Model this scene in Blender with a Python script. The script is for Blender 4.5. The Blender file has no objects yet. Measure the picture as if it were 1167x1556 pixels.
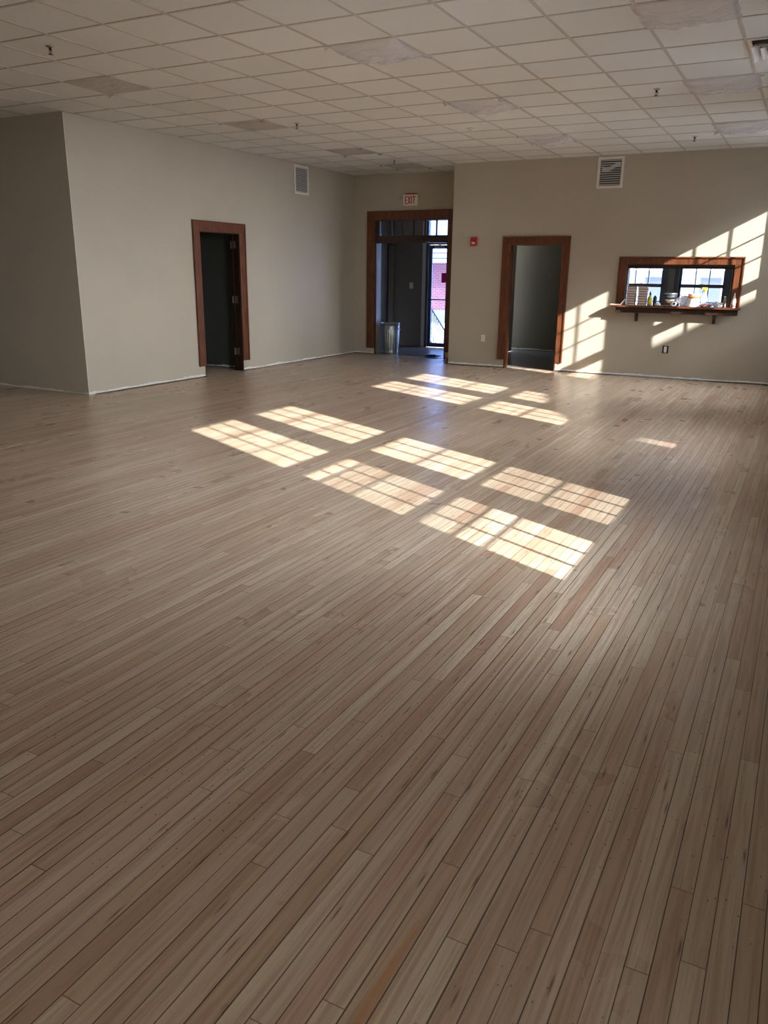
import bpy, bmesh, math, random
from mathutils import Vector, Matrix, noise
random.seed(7)
D = bpy.data
SC = bpy.context.scene
COL = SC.collection
PI = math.pi

# ------------------------------------------------------------------ dimensions
LX, FY, RY = -8.09, 13.30, 14.20      # left wall, far wall, recess wall
BY = 7.30                             # front face of the projecting block
CX = -5.66                            # corner where the recess starts
XR = 0.45                             # plane of the sashes in the right wall
CEIL = 3.32
K = 0.53                              # sun drop per metre of x
GX, GY, GP = -5.6405, 5.0149, 0.6096  # ceiling grid origin / pitch

# ------------------------------------------------------------------ helpers
def lin(c):
    def f(v):
        v /= 255.0
        return v / 12.92 if v <= 0.04045 else ((v + 0.055) / 1.055) ** 2.4
    return (f(c[0]), f(c[1]), f(c[2]), 1.0)

class NT:
    def __init__(s, name):
        s.m = D.materials.new(name); s.m.use_nodes = True
        s.n = s.m.node_tree.nodes; s.l = s.m.node_tree.links
        s.b = s.n['Principled BSDF']; s.out = s.n['Material Output']
    def add(s, t, **kw):
        n = s.n.new(t)
        for k, v in kw.items(): setattr(n, k, v)
        return n
    def set(s, n, i, v):
        if hasattr(v, 'links') or isinstance(v, bpy.types.NodeSocket): s.l.new(v, n.inputs[i])
        else: n.inputs[i].default_value = v
    def math(s, op, a, b=None, c=None, clamp=False):
        n = s.add('ShaderNodeMath', operation=op); n.use_clamp = clamp
        s.set(n, 0, a)
        if b is not None: s.set(n, 1, b)
        if c is not None: s.set(n, 2, c)
        return n.outputs[0]
    def comb(s, x, y, z):
        n = s.add('ShaderNodeCombineXYZ'); s.set(n, 0, x); s.set(n, 1, y); s.set(n, 2, z); return n.outputs[0]
    def noise(s, vec, scale, detail=3, rough=0.5, dist=0.0):
        n = s.add('ShaderNodeTexNoise'); s.set(n, 'Vector', vec)
        n.inputs['Scale'].default_value = scale; n.inputs['Detail'].default_value = detail
        n.inputs['Roughness'].default_value = rough; n.inputs['Distortion'].default_value = dist
        return n.outputs['Fac']
    def white(s, vec):
        n = s.add('ShaderNodeTexWhiteNoise', noise_dimensions='3D'); s.set(n, 'Vector', vec); return n
    def ramp(s, fac, pts, interp='LINEAR'):
        n = s.add('ShaderNodeValToRGB'); s.set(n, 0, fac); cr = n.color_ramp; cr.interpolation = interp
        while len(cr.elements) < len(pts): cr.elements.new(0.5)
        for e, (p, c) in zip(cr.elements, pts): e.position = p; e.color = c
        return n.outputs[0]
    def mix(s, fac, a, b, mode='MIX'):
        n = s.add('ShaderNodeMix', data_type='RGBA', blend_type=mode)
        s.set(n, 0, fac); s.set(n, 6, a); s.set(n, 7, b); return n.outputs[2]
    def maprange(s, v, a, b, c=0.0, d=1.0, smooth=True):
        n = s.add('ShaderNodeMapRange', interpolation_type='SMOOTHSTEP' if smooth else 'LINEAR')
        s.set(n, 0, v); s.set(n, 1, a); s.set(n, 2, b); s.set(n, 3, c); s.set(n, 4, d); return n.outputs[0]
    def bump(s, h, strength=0.1, dist=0.01):
        n = s.add('ShaderNodeBump'); s.set(n, 'Height', h)
        n.inputs['Strength'].default_value = strength; n.inputs['Distance'].default_value = dist
        s.l.new(n.outputs[0], s.b.inputs['Normal'])
    def pos(s):
        return s.add('ShaderNodeNewGeometry').outputs['Position']
    def obj(s):
        return s.add('ShaderNodeTexCoord').outputs['Object']
    def sep(s, v):
        n = s.add('ShaderNodeSeparateXYZ'); s.set(n, 0, v); return n.outputs

def plain(name, rgb, rough=0.6, metal=0.0, var=0.06, scale=12.0, spec=0.5, bump=0.0):
    t = NT(name); c = lin(rgb)
    f = t.noise(t.obj(), scale, 4, 0.6)
    d = tuple(v * (1 - var) for v in c[:3]) + (1,); e = tuple(min(1, v * (1 + var)) for v in c[:3]) + (1,)
    t.set(t.b, 'Base Color', t.ramp(f, [(0.3, d), (0.7, e)]))
    t.b.inputs['Roughness'].default_value = rough; t.b.inputs['Metallic'].default_value = metal
    t.b.inputs['Specular IOR Level'].default_value = spec
    if bump: t.bump(f, bump, 0.004)
    return t.m

M = {}
# painted taupe wall with roller stipple
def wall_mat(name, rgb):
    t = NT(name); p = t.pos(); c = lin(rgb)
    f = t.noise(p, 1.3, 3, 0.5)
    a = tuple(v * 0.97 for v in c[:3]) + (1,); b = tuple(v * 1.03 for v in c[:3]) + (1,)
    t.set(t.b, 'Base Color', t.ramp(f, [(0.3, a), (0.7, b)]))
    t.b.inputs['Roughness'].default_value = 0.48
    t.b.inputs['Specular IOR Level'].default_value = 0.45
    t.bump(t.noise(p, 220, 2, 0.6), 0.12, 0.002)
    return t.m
M['wall'] = wall_mat('taupe_paint', (182, 173, 157))
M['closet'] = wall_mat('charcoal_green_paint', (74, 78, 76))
M['wall_dim'] = wall_mat('olive_grey_paint', (126, 121, 108))  # wall beige darkened, the back rooms' dimness put into its colour
M['compound'] = plain('joint_compound', (222, 220, 214), 0.85, var=0.1, scale=30, bump=0.4)
M['shadow_gap'] = plain('subfloor_edge', (40, 34, 30), 0.9)

# ceiling tile: fine fissured mineral fibre
t = NT('ceiling_tile'); p = t.pos(); x, y, z = t.sep(p)
ix = t.math('FLOOR', t.math('DIVIDE', t.math('SUBTRACT', x, GX), GP)); iy = t.math('FLOOR', t.math('DIVIDE', t.math('SUBTRACT', y, GY), GP))
w = t.white(t.comb(ix, iy, 0.0)).outputs['Value']
fn = t.noise(p, 160, 3, 0.7)
base = t.ramp(w, [(0.0, lin((213, 213, 211))), (1.0, lin((222, 222, 220)))])
t.set(t.b, 'Base Color', t.mix(t.maprange(fn, 0.62, 0.72), base, lin((190, 182, 171))))
t.b.inputs['Roughness'].default_value = 0.9; t.b.inputs['Specular IOR Level'].default_value = 0.2
t.bump(fn, 0.15, 0.003)
M['tile'] = t.m
M['grid'] = plain('painted_grid_steel', (184, 177, 168), 0.55, var=0.02)

# stained wood trim
def wood(name, dark, light, rough=0.38):
    t = NT(name); o = t.obj(); mp = t.add('ShaderNodeMapping'); t.set(mp, 0, t.pos())
    mp.inputs['Scale'].default_value = (22, 22, 2.2)
    f = t.noise(mp.outputs[0], 2.2, 5, 0.62, 0.6)
    mp2 = t.add('ShaderNodeMapping'); t.set(mp2, 0, t.pos()); mp2.inputs['Scale'].default_value = (90, 90, 6)
    g = t.noise(mp2.outputs[0], 2.0, 3, 0.6)
    c = t.ramp(f, [(0.32, lin(dark)), (0.68, lin(light))])
    t.set(t.b, 'Base Color', t.mix(t.maprange(g, 0.55, 0.75, 0.0, 0.45), c, lin(dark)))
    t.b.inputs['Roughness'].default_value = rough
    t.bump(g, 0.15, 0.002)
    return t.m
M['wood'] = wood('red_brown_stained_wood', (70, 38, 26), (122, 70, 40))
M['wood_dark'] = wood('dark_stained_wood', (40, 26, 23), (60, 38, 31))
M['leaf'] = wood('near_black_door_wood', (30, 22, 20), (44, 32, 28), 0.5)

# strip maple floor: boards run along y, 58 mm wide
t = NT('sanded_maple_strip_floor'); p = t.pos(); x, y, z = t.sep(p)
BW = 0.0575
u = t.math('DIVIDE', x, BW); row = t.math('FLOOR', u); fu = t.math('FRACT', u)
r1 = t.white(t.comb(row, 3.1, 7.7))
off = t.math('MULTIPLY', r1.outputs['Value'], 9.0)
r2 = t.white(t.comb(row, 11.3, 2.2)).outputs['Value']
blen = t.math('MULTIPLY_ADD', r2, 1.1, 0.9)
v = t.math('DIVIDE', t.math('ADD', y, t.math('ADD', off, 40.0)), blen); seg = t.math('FLOOR', v); fv = t.math('FRACT', v)
bid = t.white(t.comb(row, seg, 1.7))
bs = t.add('ShaderNodeSeparateColor'); t.set(bs, 0, bid.outputs['Color'])
b1, b2, b3 = bs.outputs[0], bs.outputs[1], bs.outputs[2]
# per-board tone, mostly pale, a few reddish / brown boards
tone = t.ramp(b1, [(0.0, lin((180, 148, 126))), (0.06, lin((194, 168, 143))), (0.30, lin((198, 179, 156))),
                   (0.6, lin((206, 188, 165))), (0.88, lin((215, 200, 177))), (1.0, lin((200, 170, 150)))])
shift = t.math('MULTIPLY', b2, 31.0)
gv = t.comb(t.math('ADD', t.math('MULTIPLY', x, 46.0), shift), t.math('MULTIPLY_ADD', y, 1.5, t.math('MULTIPLY', b3, 17.0)), shift)
gr = t.noise(gv, 1.0, 5, 0.62, 0.8)
tone = t.mix(t.maprange(gr, 0.40, 0.66, 0.0, 0.55), tone, lin((160, 126, 100)))
# broad heartwood streaks
hv = t.comb(t.math('MULTIPLY_ADD', x, 22.0, shift), t.math('MULTIPLY_ADD', y, 0.7, shift), shift)
hs = t.noise(hv, 1.0, 3, 0.55, 1.2)
tone = t.mix(t.maprange(hs, 0.55, 0.75, 0.0, 0.34), tone, lin((146, 108, 86)))
# fine pores
pv = t.comb(t.math('MULTIPLY', x, 260.0), t.math('MULTIPLY_ADD', y, 14.0, shift), 0.0)
po = t.noise(pv, 1.0, 2, 0.5)
tone = t.mix(t.maprange(po, 0.6, 0.78, 0.0, 0.28), tone, lin((120, 88, 66)))
# dark mineral flecks and nail holes
vo = t.add('ShaderNodeTexVoronoi', feature='F1', voronoi_dimensions='2D'); vo.inputs['Scale'].default_value = 1.0
t.set(vo, 'Vector', t.comb(t.math('MULTIPLY', x, 17.4), t.math('MULTIPLY', y, 10.5), 0.0))
fl = t.noise(t.comb(x, t.math('MULTIPLY', y, 0.6), 2.0), 1.3, 2, 0.5)
spot = t.math('MULTIPLY', t.maprange(vo.outputs['Distance'], 0.02, 0.05, 1.0, 0.0), t.maprange(fl, 0.44, 0.6))
tone = t.mix(t.math('MULTIPLY', spot, 0.85), tone, lin((52, 34, 26)))
vo2 = t.add('ShaderNodeTexVoronoi', feature='F1', voronoi_dimensions='2D'); vo2.inputs['Scale'].default_value = 1.0
t.set(vo2, 'Vector', t.comb(t.math('MULTIPLY', x, 11.0), t.math('MULTIPLY', y, 1.1), 5.0))
streak = t.maprange(vo2.outputs['Distance'], 0.0, 0.06, 0.8, 0.0)
tone = t.mix(streak, tone, lin((92, 58, 42)))
# old orange varnish left in low spots
ov = t.noise(t.comb(t.math('MULTIPLY', x, 11.0), t.math('MULTIPLY', y, 1.5), 9.0), 1.0, 4, 0.65, 1.0)
ost = t.math('MULTIPLY', t.maprange(ov, 0.67, 0.76, 0.0, 0.75), t.maprange(po, 0.35, 0.6, 0.5, 1.0))
tone = t.mix(ost, tone, lin((196, 132, 62)))
# seams
du = t.math('MULTIPLY', t.math('MINIMUM', fu, t.math('SUBTRACT', 1.0, fu)), BW)
gapw = t.maprange(t.white(t.comb(row, 5.5, 9.9)).outputs['Value'], 0.1, 1.0, 0.0005, 0.0020, False)
su = t.maprange(du, gapw, t.math('ADD', gapw, 0.0009), 1.0, 0.0)
dv = t.math('MULTIPLY', t.math('MINIMUM', fv, t.math('SUBTRACT', 1.0, fv)), blen)
sv = t.maprange(dv, 0.0005, 0.0018, 0.9, 0.0)
seam = t.math('MAXIMUM', su, sv)
tone = t.mix(t.math('MULTIPLY', seam, 0.85), tone, lin((50, 34, 26)))
t.set(t.b, 'Base Color', tone)
rg = t.noise(p, 2.0, 3, 0.5)
t.set(t.b, 'Roughness', t.math('ADD', t.maprange(rg, 0.3, 0.7, 0.25, 0.32, False), t.math('MULTIPLY', b3, 0.05)))
t.b.inputs['Specular IOR Level'].default_value = 0.5
t.bump(t.math('SUBTRACT', t.math('MULTIPLY', gr, 0.25), seam), 0.12, 0.0015)
M['floor'] = t.m

M['tilefloor'] = plain('grey_sheet_floor', (128, 122, 116), 0.3, var=0.1, scale=3)
M['white'] = plain('white_enamel', (226, 222, 214), 0.4, var=0.02)
M['offwhite'] = plain('offwhite_plastic', (232, 226, 214), 0.45, var=0.02)
M['vane'] = plain('grey_vane_metal', (200, 198, 194), 0.45, 0.0)
M['duct'] = plain('dark_duct', (34, 32, 32), 0.8)
M['red'] = plain('red_plastic', (170, 22, 30), 0.35)
M['redletter'] = plain('red_sign_letter', (196, 30, 48), 0.5)
M['black'] = plain('black_metal', (26, 25, 27), 0.45)
M['alu'] = plain('dark_bronze_aluminium', (84, 94, 110), 0.4, 0.5)
M['steel'] = plain('satin_steel', (180, 178, 174), 0.3, 0.9)
M['sashdark'] = plain('dark_sash_paint', (74, 76, 86), 0.45)
M['magenta'] = plain('magenta_card', (226, 20, 150), 0.6)
M['concrete'] = plain('pale_concrete', (130, 128, 124), 0.9, var=0.08, scale=1.5)
M['snow'] = plain('pale_pavement', (214, 214, 218), 0.9, var=0.06, scale=0.4)
M['cornice'] = plain('white_cornice', (172, 172, 172), 0.7)
M['siding'] = plain('pale_blue_siding', (140, 150, 162), 0.7)

# galvanised steel
t = NT('galvanised_steel'); v = t.add('ShaderNodeTexVoronoi'); v.inputs['Scale'].default_value = 45; t.set(v, 'Vector', t.obj())
t.set(t.b, 'Base Color', t.ramp(v.outputs['Distance'], [(0.0, lin((150, 158, 162))), (0.8, lin((196, 202, 204)))]))
t.b.inputs['Metallic'].default_value = 0.85; t.b.inputs['Roughness'].default_value = 0.34
M['galv'] = t.m

# brick
t = NT('red_brick'); b = t.add('ShaderNodeTexBrick'); mp = t.add('ShaderNodeMapping'); t.set(mp, 0, t.pos())
mp.inputs['Rotation'].default_value = (PI / 2, 0, 0); t.set(b, 'Vector', mp.outputs[0])
b.inputs['Color1'].default_value = lin((132, 72, 70)); b.inputs['Color2'].default_value = lin((118, 60, 62)); b.inputs['Mortar'].default_value = lin((150, 126, 122))
b.inputs['Scale'].default_value = 1.0; b.inputs['Brick Width'].default_value = 0.26; b.inputs['Row Height'].default_value = 0.09; b.inputs['Mortar Size'].default_value = 0.01
t.l.new(b.outputs['Color'], t.b.inputs['Base Color']); t.b.inputs['Roughness'].default_value = 0.9
M['brick'] = t.m

# architectural glass: straight transmission plus a clear reflection
def glass(name, tint, refl=1.0):
    t = NT(name); t.n.remove(t.b)
    tr = t.add('ShaderNodeBsdfTransparent'); tr.inputs[0].default_value = tint
    gl = t.add('ShaderNodeBsdfGlossy'); gl.inputs['Roughness'].default_value = 0.02
    fr = t.add('ShaderNodeFresnel'); fr.inputs[0].default_value = 1.45
    mx = t.add('ShaderNodeMixShader'); t.set(mx, 0, t.math('MULTIPLY', fr.outputs[0], refl))
    t.l.new(tr.outputs[0], mx.inputs[1]); t.l.new(gl.outputs[0], mx.inputs[2]); t.l.new(mx.outputs[0], t.out.inputs[0])
    return t.m
M['tinted'] = glass('tinted_outer_glass', (0.55, 0.63, 0.84, 1), 0.8)
M['kglass'] = glass('greyed_window_glass', (0.78, 0.84, 0.92, 1), 0.8)
M['glass'] = glass('window_glass', (0.94, 0.95, 0.95, 1), 0.8)
# insect screen: woven cloth with open holes
t = NT('insect_screen'); tr = t.add('ShaderNodeBsdfTransparent'); tr.inputs[0].default_value = (1, 1, 1, 1)
mx = t.add('ShaderNodeMixShader'); t.b.inputs['Base Color'].default_value = (0.08, 0.08, 0.08, 1)
mx.inputs[0].default_value = 0.27; t.l.new(tr.outputs[0], mx.inputs[1]); t.l.new(t.b.outputs[0], mx.inputs[2]); t.l.new(mx.outputs[0], t.out.inputs[0])
M['screen'] = t.m
# cloudy polythene film
def film(name, op, col, rough=0.22):
    t = NT(name); t.set(t.b, 'Base Color', lin(col)); t.b.inputs['Roughness'].default_value = rough
    t.b.inputs['Specular IOR Level'].default_value = 0.8
    o = t.obj(); mp = t.add('ShaderNodeMapping'); t.set(mp, 0, o); mp.inputs['Scale'].default_value = (3, 8, 2)
    n = t.noise(mp.outputs[0], 1.2, 2, 0.5, 1.0); t.bump(n, 0.8, 0.02)
    tl = t.add('ShaderNodeBsdfTranslucent'); t.set(tl, 0, lin(col))
    m0 = t.add('ShaderNodeMixShader'); m0.inputs[0].default_value = 0.35; t.l.new(t.b.outputs[0], m0.inputs[1]); t.l.new(tl.outputs[0], m0.inputs[2])
    tr = t.add('ShaderNodeBsdfTransparent'); mx = t.add('ShaderNodeMixShader'); mx.inputs[0].default_value = op
    t.l.new(tr.outputs[0], mx.inputs[1]); t.l.new(m0.outputs[0], mx.inputs[2]); t.l.new(mx.outputs[0], t.out.inputs[0])
    return t.m
M['film'] = film('cloudy_plastic_film', 0.42, (232, 233, 244), 0.14)
M['bag'] = film('thin_white_bag_film', 0.8, (232, 232, 240), 0.3)
M['film_dull'] = film('dull_plastic_film', 0.5, (206, 200, 197), 0.45)

# shelf clutter
M['card'] = plain('brown_cardboard', (150, 126, 112), 0.8, var=0.12, scale=25)
M['card_pale'] = plain('pale_paper_edge', (226, 216, 208), 0.8)
M['paper'] = plain('white_paper', (240, 240, 242), 0.7)
M['green'] = plain('yellow_green_plastic', (176, 178, 50), 0.35)
M['blackp'] = plain('black_plastic', (28, 30, 34), 0.4)
M['blue_label'] = plain('pale_blue_label', (140, 178, 206), 0.5)
M['can_dark'] = plain('dark_label', (40, 44, 54), 0.5)
M['orange'] = plain('orange_label', (222, 120, 70), 0.5)
M['pink'] = plain('pink_cloth', (206, 150, 148), 0.9)
M['yellow'] = plain('yellow_plastic', (222, 196, 60), 0.4)
M['clear'] = film('clear_bottle_plastic', 0.45, (225, 230, 235), 0.15)
M['foam'] = plain('grey_lens', (226, 222, 214), 0.5)

# ------------------------------------------------------------------ mesh building
class MB:
    def __init__(s): s.bm = bmesh.new()
    def box(s, x0, x1, y0, y1, z0, z1, mi=0):
        vs = [s.bm.verts.new((x, y, z)) for x in (x0, x1) for y in (y0, y1) for z in (z0, z1)]
        for q in ((0, 1, 3, 2), (4, 6, 7, 5), (0, 4, 5, 1), (2, 3, 7, 6), (0, 2, 6, 4), (1, 5, 7, 3)):
            f = s.bm.faces.new([vs[i] for i in q]); f.material_index = mi
        return vs
    def obox(s, c, dx, dy, dz, rot=None, mi=0):
        vs = s.box(-dx / 2, dx / 2, -dy / 2, dy / 2, -dz / 2, dz / 2, mi)
        R = rot if rot is not None else Matrix.Identity(3)
        for v in vs: v.co = R @ v.co + Vector(c)
        return vs
    def prism(s, pts, axis, a, b, mi=0):
        def mk(p, t):
            return {'x': (t, p[0], p[1]), 'y': (p[0], t, p[1]), 'z': (p[0], p[1], t)}[axis]
        A = [s.bm.verts.new(mk(p, a)) for p in pts]; B = [s.bm.verts.new(mk(p, b)) for p in pts]
        n = len(pts)
        fs = [s.bm.faces.new(A), s.bm.faces.new(B[::-1])]
        for i in range(n): fs.append(s.bm.faces.new([A[i], B[i], B[(i + 1) % n], A[(i + 1) % n]]))
        for f in fs: f.material_index = mi
    def lathe(s, prof, seg=28, c=(0, 0, 0), axis='z', rib=None, mi=0):
        rings = []
        for (r, h) in prof:
            ring = []
            for k in range(seg):
                a = 2 * PI * k / seg; rr = r
                if rib: rr = rib(r, h, a)
                p = Vector((rr * math.cos(a), rr * math.sin(a), h))
                if axis == 'y': p = Vector((p.x, p.z, p.y))
                elif axis == 'x': p = Vector((p.z, p.y, p.x))
                ring.append(s.bm.verts.new(p + Vector(c)))
            rings.append(ring)
        for a, b in zip(rings, rings[1:]):
            for k in range(seg):
                f = s.bm.faces.new([a[k], a[(k + 1) % seg], b[(k + 1) % seg], b[k]]); f.smooth = True; f.material_index = mi
        for ring in (rings[0], rings[-1]):
            f = s.bm.faces.new(ring); f.material_index = mi
    def tube(s, pts, r, seg=8, mi=0):
        pts = [Vector(p) for p in pts]; rings = []
        for i, p in enumerate(pts):
            d = (pts[min(i + 1, len(pts) - 1)] - pts[max(i - 1, 0)]).normalized()
            up = Vector((0, 0, 1)) if abs(d.z) < 0.95 else Vector((1, 0, 0))
            a = d.cross(up).normalized(); b = d.cross(a)
            rings.append([s.bm.verts.new(p + r * (math.cos(2 * PI * k / seg) * a + math.sin(2 * PI * k / seg) * b)) for k in range(seg)])
        for a, b in zip(rings, rings[1:]):
            for k in range(seg):
                f = s.bm.faces.new([a[k], a[(k + 1) % seg], b[(k + 1) % seg], b[k]]); f.smooth = True; f.material_index = mi
        for ring in (rings[0], rings[-1]): s.bm.faces.new(ring).material_index = mi
    def build(s, name, mats, parent=None, bevel=0.0, loc=None, smooth=False):
        bmesh.ops.recalc_face_normals(s.bm, faces=s.bm.faces)
        me = D.meshes.new(name); s.bm.to_mesh(me); s.bm.free()
        for m in (mats if isinstance(mats, (list, tuple)) else [mats]): me.materials.append(m)
        if smooth:
            for p_ in me.polygons: p_.use_smooth = True
        o = D.objects.new(name, me); COL.objects.link(o)
        if parent: o.parent = parent
        if loc: o.location = loc
        if bevel:
            b = o.modifiers.new('edge', 'BEVEL'); b.width = bevel; b.segments = 2; b.limit_method = 'ANGLE'
        return o

def tag(o, label, cat, group=None, kind=None):
    o['label'] = label; o['category'] = cat
    if group: o['group'] = group
    if kind: o['kind'] = kind
    return o
def empty(name, loc, label, cat, group=None, kind=None, rz=0.0):
    o = D.objects.new(name, None); COL.objects.link(o); o.location = loc; o.rotation_euler = (0, 0, rz)
    o.empty_display_size = 0.1
    return tag(o, label, cat, group, kind)

def wall(name, axis, p0, p1, a0, a1, z0, z1, holes, mat, label):
    """axis 'x': plane normal along x between p0 and p1; a = y range. axis 'y': a = x range."""
    As = sorted({a0, a1} | {h[0] for h in holes} | {h[1] for h in holes}); Zs = sorted({z0, z1} | {h[2] for h in holes if h[2] > z0} | {h[3] for h in holes})
    m = MB(); V = {}
    solid = lambda i, j: 0 <= i < len(As) - 1 and 0 <= j < len(Zs) - 1 and not any(
        h[0] <= (As[i] + As[i + 1]) / 2 <= h[1] and h[2] <= (Zs[j] + Zs[j + 1]) / 2 <= h[3] for h in holes)
    def vert(p, i, j):
        k = (p, i, j)
        if k not in V: V[k] = m.bm.verts.new((p, As[i], Zs[j]) if axis == 'x' else (As[i], p, Zs[j]))
        return V[k]
    for i in range(len(As) - 1):
        for j in range(len(Zs) - 1):
            if not solid(i, j): continue
            for p in (p0, p1): m.bm.faces.new([vert(p, i, j), vert(p, i + 1, j), vert(p, i + 1, j + 1), vert(p, i, j + 1)])
            for (di, dj, e) in ((-1, 0, ((i, j), (i, j + 1))), (1, 0, ((i + 1, j), (i + 1, j + 1))), (0, -1, ((i, j), (i + 1, j))), (0, 1, ((i, j + 1), (i + 1, j + 1)))):
                if not solid(i + di, j + dj):
                    m.bm.faces.new([vert(p0, *e[0]), vert(p0, *e[1]), vert(p1, *e[1]), vert(p1, *e[0])])
    return tag(m.build(name, mat), label, 'wall', kind='structure')

# ------------------------------------------------------------------ room shell
X0, Y0, XI, XO, YN = -13.0, -1.5, XR - 0.12, XR + 0.06, 17.0
G = 0.014
m = MB(); m.box(X0, XO, Y0 - 0.1, RY + 0.02, -0.1, 0.0)
tag(m.build('floor', M['floor']), 'pale sanded maple strip floor with diagonal-running boards', 'floor', kind='structure')
m = MB(); m.box(-8.3, CX, RY + 0.02, 16.35, -0.1, -0.001)
tag(m.build('floor_vestibule', M['tilefloor']), 'grey floor of the vestibule beyond the exit doorway', 'floor', kind='structure')
m = MB(); m.box(CX, XO, RY + 0.02, 17.15, -0.1, -0.001); m.box(-5.5, XI, FY + .14, RY + 0.02, -.02, 0.001)
tag(m.build('floor_back_rooms', M['tilefloor']), 'dull grey floor seen through the right-hand doorway', 'floor', kind='structure')
m = MB(); m.box(X0, XO, Y0 - 0.1, 17.2, CEIL, CEIL + 0.15)
tag(m.build('ceiling', M['tile']), 'suspended ceiling of square off-white tiles', 'ceiling', kind='structure')
# exposed tee grid
m = MB(); g0 = CEIL - 0.005
i = -13
while GX + GP * i < XI:
    xx = GX + GP * i
    if xx > X0: m.box(xx - 0.012, xx + 0.012, Y0, RY if xx < CX else FY, g0, CEIL + 0.001)
    i += 1
j = -10
while GY + GP * j < RY:
    yy = GY + GP * j
    if yy > Y0: m.box(X0 if yy < BY else LX, XI if yy < FY else CX, yy - 0.012, yy + 0.012, g0 + 0.001, CEIL + 0.001)
    j += 1
tag(m.build('ceiling_grid', M['grid']), 'steel tee grid between the ceiling tiles', 'ceiling grid', kind='structure')

wall('wall_left', 'x', LX - 0.16, LX, BY + .1, RY + .2, G, CEIL, [(9.59, 10.54, -1, 2.12)], M['wall'], 'long taupe left wall holding the first doorway and a vent')
wall('wall_front_left', 'y', BY, BY + 0.1, X0, LX, 0, CEIL, [], M['wall'], 'shaded taupe wall at far left, facing the camera')
wall('wall_side_left', 'x', X0 - .1, X0, Y0, BY, 0, CEIL, [], M['wall'], 'side wall of the room beyond the left edge')
wall('wall_back', 'y', Y0 - .1, Y0, X0, XO, 0, CEIL, [], M['wall'], 'rear wall behind the camera')
wall('wall_recess', 'y', RY, RY + 0.2, LX, CX, G, CEIL, [(-7.65, -6.12, -1, 2.52)], M['wall'], 'taupe recessed wall around the exit doorway')
wall('wall_recess_side', 'x', CX, CX + 0.14, FY + .14, 16.35, G, CEIL, [], M['wall'], 'side of the recess beside the exit doorway')
wall('wall_far', 'y', FY, FY + 0.14, CX, XI, G, CEIL, [(-4.62, -3.71, -1, 2.04), (-2.66, -1.11, 1.09, 1.725)], M['wall'], 'taupe far wall with a doorway and a pass-through window')
WY = [3.22, 4.32, 7.06, 8.16, 10.90, 11.98]   # start of each glazed width on the right wall
GW = 0.72
FILL_Y = [0.48, -0.62]; SHADE = 0.12  # added shaded windows near the camera and how much light their cloth passes
holes = [(a - 0.055, a + GW + 0.055, 0.68, 3.175) for a in WY + FILL_Y] + [(14.8, 15.9, 1.0, 2.35)]
wall('wall_right', 'x', XI, XO, Y0, YN + .15, 0, CEIL, holes, M['wall'], 'window wall just outside the right edge of the picture')
# back rooms
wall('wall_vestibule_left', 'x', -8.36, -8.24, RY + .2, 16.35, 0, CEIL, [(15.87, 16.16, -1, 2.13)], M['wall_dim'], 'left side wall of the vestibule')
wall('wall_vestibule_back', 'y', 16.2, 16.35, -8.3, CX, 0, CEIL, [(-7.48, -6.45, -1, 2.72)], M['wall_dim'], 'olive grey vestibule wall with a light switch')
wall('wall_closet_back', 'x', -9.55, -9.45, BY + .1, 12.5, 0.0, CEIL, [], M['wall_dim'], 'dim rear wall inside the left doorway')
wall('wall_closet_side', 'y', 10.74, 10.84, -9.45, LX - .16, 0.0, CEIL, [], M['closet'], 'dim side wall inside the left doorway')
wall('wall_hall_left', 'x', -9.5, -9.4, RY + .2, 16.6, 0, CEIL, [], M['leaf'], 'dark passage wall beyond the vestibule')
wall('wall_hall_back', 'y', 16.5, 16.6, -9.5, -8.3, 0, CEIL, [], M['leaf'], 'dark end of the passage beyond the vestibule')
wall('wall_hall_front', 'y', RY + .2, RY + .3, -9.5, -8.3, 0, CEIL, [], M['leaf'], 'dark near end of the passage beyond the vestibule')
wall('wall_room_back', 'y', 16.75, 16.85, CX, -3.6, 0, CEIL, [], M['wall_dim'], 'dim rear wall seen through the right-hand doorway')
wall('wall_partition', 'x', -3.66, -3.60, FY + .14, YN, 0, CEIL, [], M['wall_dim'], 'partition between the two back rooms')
KW = [(-3.50, -2.74), (-2.36, -1.60)]
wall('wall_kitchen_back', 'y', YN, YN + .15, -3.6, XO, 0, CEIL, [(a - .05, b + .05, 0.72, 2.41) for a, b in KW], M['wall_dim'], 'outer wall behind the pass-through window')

# ragged white compound strip left where the baseboard was
def ragged(name, axis, p, a0, a1, sgn, label):
    m = MB(); n = max(8, int((a1 - a0) / 0.03)); prev = None
    for k in range(n + 1):
        a = a0 + (a1 - a0) * k / n
        h = 0.036 + 0.02 * noise.noise(Vector((a * 2.3, p, 1))) + 0.016 * noise.noise(Vector((a * 11, p, 4)))
        h = max(0.02, h); lo = G + 0.001 + 0.004 * max(0, noise.noise(Vector((a * 7, p, 9))))
        q = p + sgn * 0.004
        mk = (lambda P, A, Z: (P, A, Z)) if axis == 'x' else (lambda P, A, Z: (A, P, Z))
        cur = [m.bm.verts.new(mk(p, a, lo)), m.bm.verts.new(mk(q, a, lo)), m.bm.verts.new(mk(q, a, h * .9)), m.bm.verts.new(mk(p, a, h + .004))]
        if prev:
            for u_, w_ in ((0, 1), (1, 2), (2, 3)): m.bm.faces.new([prev[u_], prev[w_], cur[w_], cur[u_]])
        prev = cur
    return tag(m.build(name, M['compound']), label, 'baseboard strip', kind='structure')
ragged('trim_1', 'x', LX, BY, 9.59, 1, 'ragged white compound strip along the left wall before the doorway')
ragged('trim_2', 'x', LX, 10.54, RY, 1, 'ragged white compound strip along the left wall past the doorway')
ragged('trim_3', 'y', BY, X0, LX, -1, 'ragged white compound strip under the shaded far-left wall')
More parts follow.
